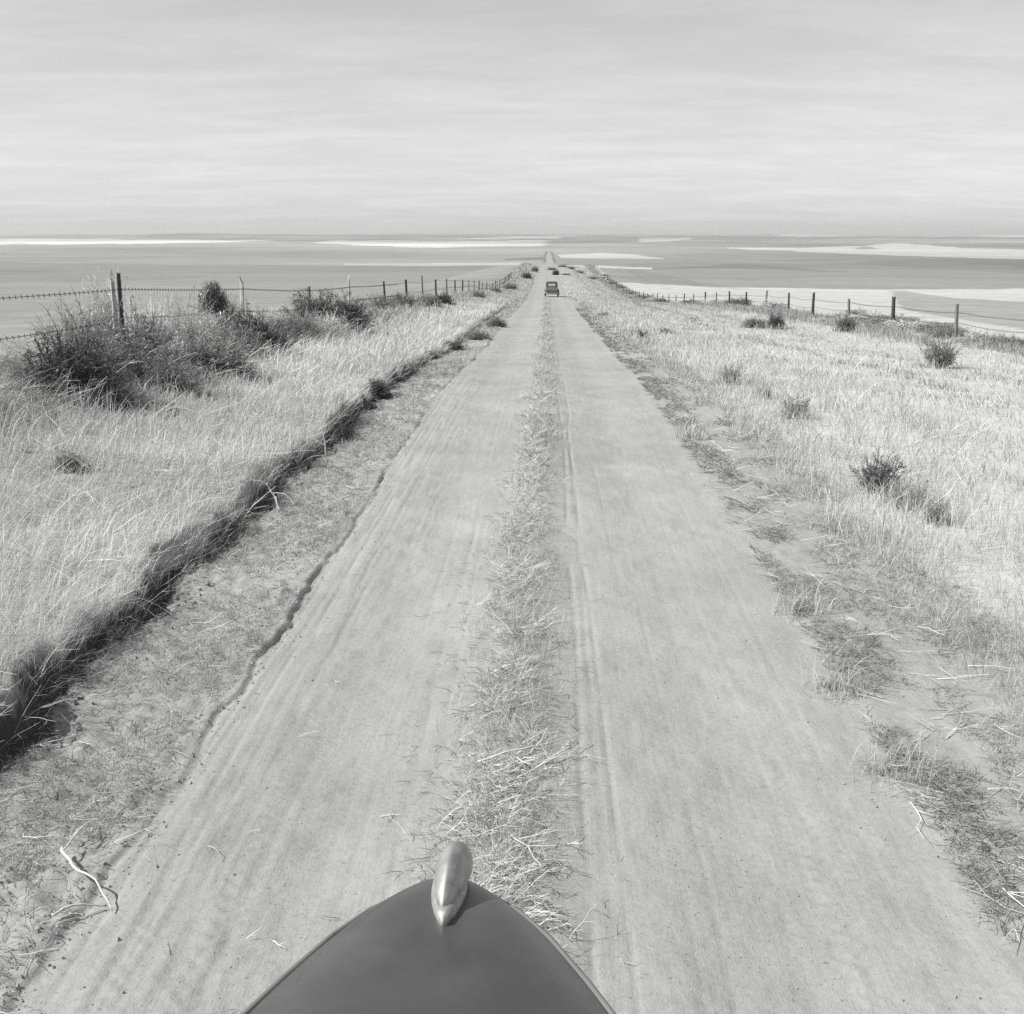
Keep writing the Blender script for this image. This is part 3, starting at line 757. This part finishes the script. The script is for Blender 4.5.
def gp(u, v, dz=0.0):
    X, Y = hit(u, v); return Vector((X, Y, float(H(X, Y)) + dz))
b0 = gp(327, 468); ed = Vector((0, 0, 1))
branch('bleached_weed', [b0, b0 + Vector((-.01, 0, .16)), b0 + Vector((-.03, 0, .34)), b0 + Vector((-.07, .02, .52))], .0065,
       [[b0 + Vector((-.01, 0, .12)), b0 + Vector((-.14, -.05, .10)), b0 + Vector((-.24, -.06, .03))],
        [b0 + Vector((0, 0, .14)), b0 + Vector((.09, .04, .06)), b0 + Vector((.24, .05, .03))],
        [b0 + Vector((-.02, 0, .2)), b0 + Vector((-.12, 0, .27)), b0 + Vector((-.17, 0, .3))]], 'bleached forked stem standing up at the foot of the bank')
b1 = gp(280, 516, .02)
branch('bleached_weed', [b1, b1 + Vector((-.06, .05, .12)), b1 + Vector((-.13, .05, .21)), b1 + Vector((-.24, .02, .22))], .006,
       [[b1 + Vector((-.06, .05, .12)), b1 + Vector((.05, .0, .12)), b1 + Vector((.12, -.05, .05))],
        [b1 + Vector((-.03, .02, .08)), b1 + Vector((.0, -.1, .12)), b1 + Vector((.03, -.2, .02))],
        [b1 + Vector((-.1, .05, .18)), b1 + Vector((-.05, .08, .28)), b1 + Vector((.02, .1, .33))]], 'bleached twiggy stem hanging over the shaded bank face')
b2 = gp(62, 862, .05)
branch('bare_branch', [b2, gp(78, 885, .05), gp(96, 893, .06), gp(112, 912, .01)], .0055,
       [[gp(66, 866, .05), gp(84, 845, .05), gp(98, 822, .02)], [gp(70, 850, .03), gp(88, 838, .04), gp(122, 826, .02)]], 'pale crooked branch lying at the lower left corner')
b3 = gp(52, 925, .02)
branch('bare_branch', [b3, gp(75, 914, .03), gp(97, 908, .02), gp(106, 905, .01)], .0045, [], 'short straight pale stick below the crooked branch')
b4 = gp(112, 606, .04)
branch('bare_branch', [b4, gp(135, 608, .06), gp(158, 612, .03), gp(172, 616, .01)], .004, [[gp(122, 607, .05), gp(140, 615, .04), gp(160, 624, .02)]], 'thin pale branch lying across the bank edge')
b5 = gp(478, 774, .03)
branch('bare_branch', [b5, gp(510, 772, .06), gp(545, 764, .07), gp(582, 745, .05)], .0042, [[gp(545, 764, .07), gp(566, 760, .05), gp(590, 756, .03)]], 'long pale curved stalk lying across the middle strip')

# ---------------------------------------------------------------- fences
def post_mesh(h, w, seed, split=False):
    r = random.Random(seed); n = 7; rings = []
    lx, ly = r.uniform(-.05, .05), r.uniform(-.05, .05)
    offs = [r.uniform(.75, 1.15) for _ in range(n)]
    for i in range(7):
        t = i / 6; z = -.25 + (h + .25) * t; ring = []
        for j in range(n):
            a = 2 * math.pi * j / n; q = w / 2 * offs[j] * (1 - .12 * t) * r.uniform(.94, 1.06)
            zz = z + (r.uniform(-.05, .03) if i == 6 else 0) + (.10 * math.cos(a) if split and i == 6 else 0)
            ring.append((lx * t + q * math.cos(a), ly * t + q * math.sin(a) * (.7 if split else 1), zz))
        rings.append(ring)
    return MB().loft(rings)

def fence(name, xf, posts, label, levels, y_start, y_end):
    root = empty(name, (xf, posts[0][0], float(H(xf, posts[0][0]))), label, 'fence')
    base = Vector(root.location)
    tops = []
    for i, (y, h, w, mt, dx, lab) in enumerate(posts):
        z = float(H(xf, y, False)); o = post_mesh(h, w, i * 13 + len(posts), mt is M_POST_PALE).build('post', mt, root)
        o.location = Vector((xf + dx, y, z)) - base; o.rotation_euler = (random.uniform(-.04, .04), random.uniform(-.05, .05), random.uniform(0, 6))
        if lab: o['label'] = lab
        if not lab or 'leaning' not in lab: tops.append((xf + dx, y, z))
    tops = [(xf, y_start, float(H(xf, y_start, False)))] + tops + [(xf, y_end, float(H(xf, y_end, False)))]
    for lv, sag in levels:
        pts = []; bm_ = MB()
        for a, b in zip(tops[:-1], tops[1:]):
            jl = random.uniform(-.04, .04) if lv < .7 else 0
            for k in range(6):
                t = k / 6; pts.append(Vector((a[0] * (1 - t) + b[0] * t + .06, a[1] * (1 - t) + b[1] * t, a[2] * (1 - t) + b[2] * t + lv - sag * 4 * t * (1 - t) + jl)) - base)
        bm_.tube(pts, [max(.0034, .00013 * (p.y + base.y)) for p in pts], 4)
        for a, b in zip(pts[:-1], pts[1:]):                      # barbs
            if a.y + base.y > 45: break
            m = max(1, int((b - a).length / .13))
            for q in range(m):
                p = a.lerp(b, q / m)
                for s_ in (-1, 1):
                    bm_.tube([p + Vector((0, .012 * s_, -.020 * s_)), p + Vector((.008, -.012 * s_, .020 * s_))], .0028, 3)
        bm_.build('wire', M_WIRE, root)
    return root

PD, PM, PP = M_POST_DARK, M_POST_MID, M_POST_PALE
lp = [(8.9, 1.0, .10, PM, 0, None), (15.75, 1.13, .062, PD, .02, 'dark square post of the doubled pair'), (16.0, 1.09, .105, PP, -.15, 'bleached post leaning beside the dark one'),
      (22.0, 1.08, .10, PP, 0, 'split bleached post with a ragged top'), (28.3, 1.03, .10, PM, 0, None), (34.2, 1.2, .095, PP, 0, 'tall bleached post'),
      (41.9, 1.06, .09, PD, 0, None), (48.3, 1.04, .10, PD, 0, None), (54.5, 1.25, .08, PM, 0, None), (61, 1.0, .10, PD, 0, None)]
y = 67.4
while y < 190: lp.append((y, random.uniform(.9, 1.15), .10, random.choice([PD, PM, PM]), 0, None)); y += 6.3
fence('wire_fence', FENCE_L, lp, 'barbed wire fence with mixed dark and bleached posts on the left', [(.94, .015), (.58, .03)], 4., 192)
rp = [(27.5, .98, .12, PM, 0, None)]
for i, y in enumerate([33.4, 39.5, 45.3, 51.4, 56.6, 62.7, 68.8, 75, 80.8, 86.6, 93.8]):
    rp.append((y, [.95, 1.02, .88, .98, .92, .98, .9, .95, .9, 1., .9][i], .13 if i in (1, 3) else .11, [PM, PD, PM, PD, PD, PM, PD, PD, PM, PD, PM][i], 0, 'dark split post, tallest of the near right ones' if i == 1 else None))
y = 100.
while y < 230: rp.append((y, random.uniform(.85, 1.0), .11, random.choice([PD, PM]), 0, None)); y += 6.1
fence('wire_fence', FENCE_R, rp, 'sagging wire fence of short posts on the right beside the pale stubble', [(.72, .05), (.42, .08)], 18., 232)

# ---------------------------------------------------------------- the car the view is taken from
CARX = -.125
car = empty('car', (CARX, 0, 0), 'dark car whose dusty bonnet and plated ornament fill the bottom of the view', 'car')
# bonnet: half width and crown height along its length (y forward)
hood_s = [1.6, 1.3, 1.0, .7, .45, .30, .20, .12, .07, .035, .012, 0]
hood_y = [1.475 - q for q in hood_s]
hood_w = [.48, .46, .435, .39, .328, .270, .218, .164, .118, .075, .038, .012]
hood_z = [1.228, 1.226, 1.224, 1.22, 1.214, 1.209, 1.204, 1.199, 1.194, 1.187, 1.176, 1.15]
rings = []
for yy, ww, zz in zip(hood_y, hood_w, hood_z):
    ring = []
    for j in range(33):
        a = math.pi * j / 32; cx = -math.cos(a); sn = math.sin(a)
        px = ww * math.copysign(abs(cx) ** .82, cx)
        ring.append((px, yy - .03 * abs(cx) ** 2 * (1 if yy > 1.2 else .3), zz - .38 * ww * abs(cx) ** 2.3 - (.16 * (1 - sn ** .5) if abs(cx) > .9 else 0)))
    rings.append(ring)
mb = MB(); mb.loft(rings, cap=False, closed=False)
hood = mb.build('hood', M_PAINT, car, True)
ss = hood.modifiers.new('smooth', 'SUBSURF'); ss.levels = ss.render_levels = 2
# edge moulding
md = MB()
for s_ in (7, 25):
    md.tube([(r[s_][0], r[s_][1], r[s_][2] + .000) for r in rings], [.0045] * 7 + [.004, .0032, .0022, .0012, .0005], 8)
md.build('hood_moulding', M_DUST, car, True)
# sides and pointed front below the bonnet
sr = []
for r in rings:
    a, b = r[0], r[32]; sr.append([(a[0] * .97, a[1], a[2] - .01), (a[0] * 1.02, a[1] - .01, .75), (a[0] * .95, a[1] - .04, .40), (b[0] * .95, b[1] - .04, .40), (b[0] * 1.02, b[1] - .01, .75), (b[0] * .97, b[1], b[2] - .01)])
MB().loft(sr).build('body', M_PAINT, car, True)
gm = MB()
for i in range(9):
    z = .45 + i * .06
    gm.tube([(-.25, 1.24, z), (-.13, 1.38, z), (0, 1.49, z), (.13, 1.38, z), (.25, 1.24, z)], .008, 6)
gm.build('grille', M_CHROME, car)
for s_ in (-1, 1):
    f = MB(); rr = []
    for i in range(9):
        a = math.pi * (i / 8); yy = .98 - .48 * math.cos(a) ; zz = .34 + .34 * math.sin(a)
        rr.append([(s_ * (.56 + .26 * q), yy, zz - .08 * abs(q - .5) ** 2 * 4 * .6 - (.10 if q in (0, 1) else 0)) for q in (0, .15, .35, .5, .65, .85, 1)])
    f.loft(rr, cap=False, closed=False); fo = f.build('fender', M_PAINT, car, True); sm = fo.modifiers.new('thick', 'SOLIDIFY'); sm.thickness = .012
    w = MB().disc((s_ * .69, .98, .33), .33, .15, 28).build('wheel', M_RUBBER, car, True, .02)
    MB().disc((s_ * .75, .98, .33), .19, .06, 20).build('rim', M_CHROME, w, True)
    hl = MB(); hl.ellipsoid((s_ * .50, 1.20, .72), (.09, .14, .09)); hl = hl.build('headlight', M_PAINT, car, True)
    MB().disc((s_ * .50, 1.31, .72), .075, .02, 20, 'y').build('lens', M_LENS, hl)
MB().tube([(-.78, 1.44, .45), (-.4, 1.60, .45), (0, 1.66, .45), (.4, 1.60, .45), (.78, 1.44, .45)], .035, 10).build('bumper', M_CHROME, car, True)
# ornament: a streamlined teardrop, blunt in front, drawn to a point at the back, on a flared foot
orn = MB(); rr = []
OB, OE = Vector((.003, 1.324, 1.210)), Vector((.015, 1.474, 1.196))
prof = [(0, .002, .004), (.05, .0085, .010), (.14, .0145, .018), (.28, .020, .026), (.45, .0245, .031), (.62, .0265, .033), (.78, .0255, .031), (.89, .0225, .027), (.96, .0165, .019), (.99, .009, .010), (1, .002, .003)]
ax = (OE - OB); fw = ax.normalized(); sd = fw.cross(Vector((0, 0, 1))).normalized(); upv = sd.cross(fw)
for t, w, hh in prof:
    c0 = OB + ax * t + Vector((0, 0, .012 * math.sin(math.pi * t)))
    rr.append([c0 + sd * (w * .84 * math.cos(2 * math.pi * j / 20)) + upv * (hh * math.sin(2 * math.pi * j / 20) + (.003 if j == 5 else 0) * math.sin(math.pi * min(1, t * 1.15))) for j in range(20)])
orn.loft(rr)
ho = orn.build('hood_ornament', M_CHROME, car, True)
s2 = ho.modifiers.new('smooth', 'SUBSURF'); s2.levels = s2.render_levels = 1
ft = MB(); rr = []
for i in range(7):
    t = i / 6; yy = 1.300 + .165 * t; w = .001 + .0205 * math.sin(math.pi * (.02 + .80 * t)) ** .75; zh = float(np.interp(yy, hood_y, hood_z))
    rr.append([(.006 + q, yy, zh + dz) for q, dz in ((-w * 1.1, -.012), (-w, .008), (-w * .4, .012), (w * .4, .012), (w, .008), (w * 1.1, -.012))])
ft.loft(rr); fo = ft.build('base', M_CHROME, ho, True)

# ---------------------------------------------------------------- the car ahead, seen from behind
CY = 122.0
c2 = empty('sedan', (0.42, CY, float(H(.3, CY, False))), 'small dark boxy sedan driving away far down the road', 'car')
c2.scale = (.86, .86, .86)
def prism(xs_w, pts, mb=None):
    """side profile pts (y,z) with half widths"""
    mb = mb or MB()
    mb.loft([[(-w, y_, z_) for (y_, z_), w in zip(pts, xs_w)], [(w, y_, z_) for (y_, z_), w in zip(pts, xs_w)]]); return mb
prism([.68] * 6, [(-1.38, .34), (1.9, .34), (1.95, 1.05), (.75, 1.12), (-1.40, 1.12), (-1.46, .8)]).build('body', M_DUST, c2, False, .05)
prism([.68, .68, .64, .58, .58, .64], [(-1.38, 1.06), (.72, 1.06), (.55, 1.62), (.30, 1.74), (-1.05, 1.74), (-1.25, 1.62)]).build('cabin', M_PAINT_FAR, c2, False, .06)
MB().box(-.40, .40, -1.36, -1.30, 1.24, 1.52).build('rear_window', M_LENS, c2, False, .02)
for s_ in (-1, 1):
    MB().box(s_ * .64 - .02, s_ * .64 + .02, -.9, -.15, 1.15, 1.55).build('side_window', M_DARK, c2)
    MB().box(s_ * .64 - .02, s_ * .64 + .02, -.02, .55, 1.15, 1.52).build('side_window', M_DARK, c2)
    for yy in (-1.0, 1.45):
        w = MB().disc((s_ * .70, yy, .36), .36, .13, 24).build('wheel', M_RUBBER, c2, True, .02)
        MB().disc((s_ * .775, yy, .36), .2, .03, 20).build('rim', M_DUST, w)
        f = MB(); rr = []
        for i in range(9):
            a = math.pi * i / 8; rr.append([(s_ * x_, yy - .46 * math.cos(a), .34 + .48 * math.sin(a) - q) for x_, q in ((.60, .0), (.72, .0), (.84, .05), (.86, .16))])
        f.loft(rr, cap=False, closed=False); fo = f.build('fender', M_PAINT_FAR, c2, True); sm = fo.modifiers.new('thick', 'SOLIDIFY'); sm.thickness = .02
    MB().box(s_ * .74 - .1, s_ * .74 + .1, -.55, 1.0, .40, .44).build('running_board', M_PAINT_FAR, c2)
    MB().disc((s_ * .66, -1.52, .86), .06, .06, 14, 'y').build('tail_lamp', M_LENS if s_ < 0 else M_DARK, c2)
MB().tube([(-.8, -1.62, .46), (-.4, -1.70, .46), (.4, -1.70, .46), (.8, -1.62, .52)], .04, 8).build('bumper', M_CHROME, c2, True)

# ---------------------------------------------------------------- air
hz = MB().box(-24000, 24000, -200, 37000, -160, 170).build('haze', None)
tag(hz, 'thin pale haze lying over the distant fields', 'haze', None, 'stuff')
m, nt, out, N = nodes('haze_air')
pv = N('ShaderNodeVolumePrincipled', i_Density=.00003, i_Anisotropy=.2); pv.inputs['Color'].default_value = g(.95)
nt.links.new(pv.outputs[0], out.inputs['Volume']); hz.data.materials.append(m)

# ---------------------------------------------------------------- sky, sun, camera
wd = bpy.data.worlds.new('World'); sc.world = wd; wd.use_nodes = True
nt = wd.node_tree; nt.nodes.clear(); L = nt.links.new
def N(t, **kw):
    n = nt.nodes.new(t)
    for k, v in kw.items():
        if k.startswith('i_'): n.inputs[k[2:]].default_value = v
        else: setattr(n, k, v)
    return n
sky = N('ShaderNodeTexSky', sky_type='NISHITA', sun_disc=False, sun_elevation=SUN_EL, sun_rotation=SUN_AZ % (2 * math.pi), altitude=400, air_density=1.0, dust_density=1.0, ozone_density=1.0)
bw = N('ShaderNodeRGBToBW'); L(sky.outputs[0], bw.inputs[0])
tc = N('ShaderNodeTexCoord'); sx = N('ShaderNodeSeparateXYZ'); L(tc.outputs['Generated'], sx.inputs[0])
zz = math_n(nt, N, 'ADD', math_n(nt, N, 'MAXIMUM', sx.outputs[2], 0.0), .09)
cx = N('ShaderNodeCombineXYZ'); L(math_n(nt, N, 'DIVIDE', sx.outputs[0], zz), cx.inputs[0]); L(math_n(nt, N, 'DIVIDE', sx.outputs[1], zz), cx.inputs[1])
mp = N('ShaderNodeMapping'); mp.inputs['Scale'].default_value = (.75, 1.5, 1); mp.inputs['Rotation'].default_value = (0, 0, .12); L(cx.outputs[0], mp.inputs[0])
cn = N('ShaderNodeTexNoise', i_Scale=1.3, i_Detail=11, i_Roughness=.70, i_Distortion=.35); L(mp.outputs[0], cn.inputs['Vector'])
cr = N('ShaderNodeMapRange'); L(cn.outputs['Fac'], cr.inputs[0])
for k, v in (('From Min', .42), ('From Max', .72), ('To Min', .975), ('To Max', 1.13)): cr.inputs[k].default_value = v
val = math_n(nt, N, 'MULTIPLY', math_n(nt, N, 'MULTIPLY', math_n(nt, N, 'POWER', bw.outputs[0], .7), 1.78), cr.outputs[0])
bg = N('ShaderNodeBackground', i_Strength=.10); L(val, bg.inputs[0])
ow = N('ShaderNodeOutputWorld'); L(bg.outputs[0], ow.inputs[0])

sl = bpy.data.lights.new('sun', 'SUN'); sl.energy = 4.2; sl.angle = math.radians(.5); sl.color = (1, .995, .985)
so = bpy.data.objects.new('sun', sl); C.objects.link(so)
sdir = Vector((math.sin(SUN_AZ) * math.cos(SUN_EL), math.cos(SUN_AZ) * math.cos(SUN_EL), math.sin(SUN_EL)))
so.rotation_euler = sdir.to_track_quat('Z', 'Y').to_euler(); so.location = (-20, -10, 30)

cd = bpy.data.cameras.new('camera'); co = bpy.data.objects.new('camera', cd); C.objects.link(co)
cd.sensor_fit = 'HORIZONTAL'; cd.sensor_width = 36; cd.lens = 36 * F / 1024; cd.clip_start = .05; cd.clip_end = 100000
co.location = (0, 0, CAM_H); co.rotation_euler = (math.pi / 2 - PITCH, 0, YAW)
sc.camera = co
sc.view_settings.view_transform = 'Standard'; sc.view_settings.look = 'None'
sc.view_settings.exposure = 0.42; sc.view_settings.gamma = 1
sc.cycles.max_bounces = 5; sc.cycles.volume_bounces = 0; sc.cycles.transparent_max_bounces = 6
sc.cycles.use_denoising = False
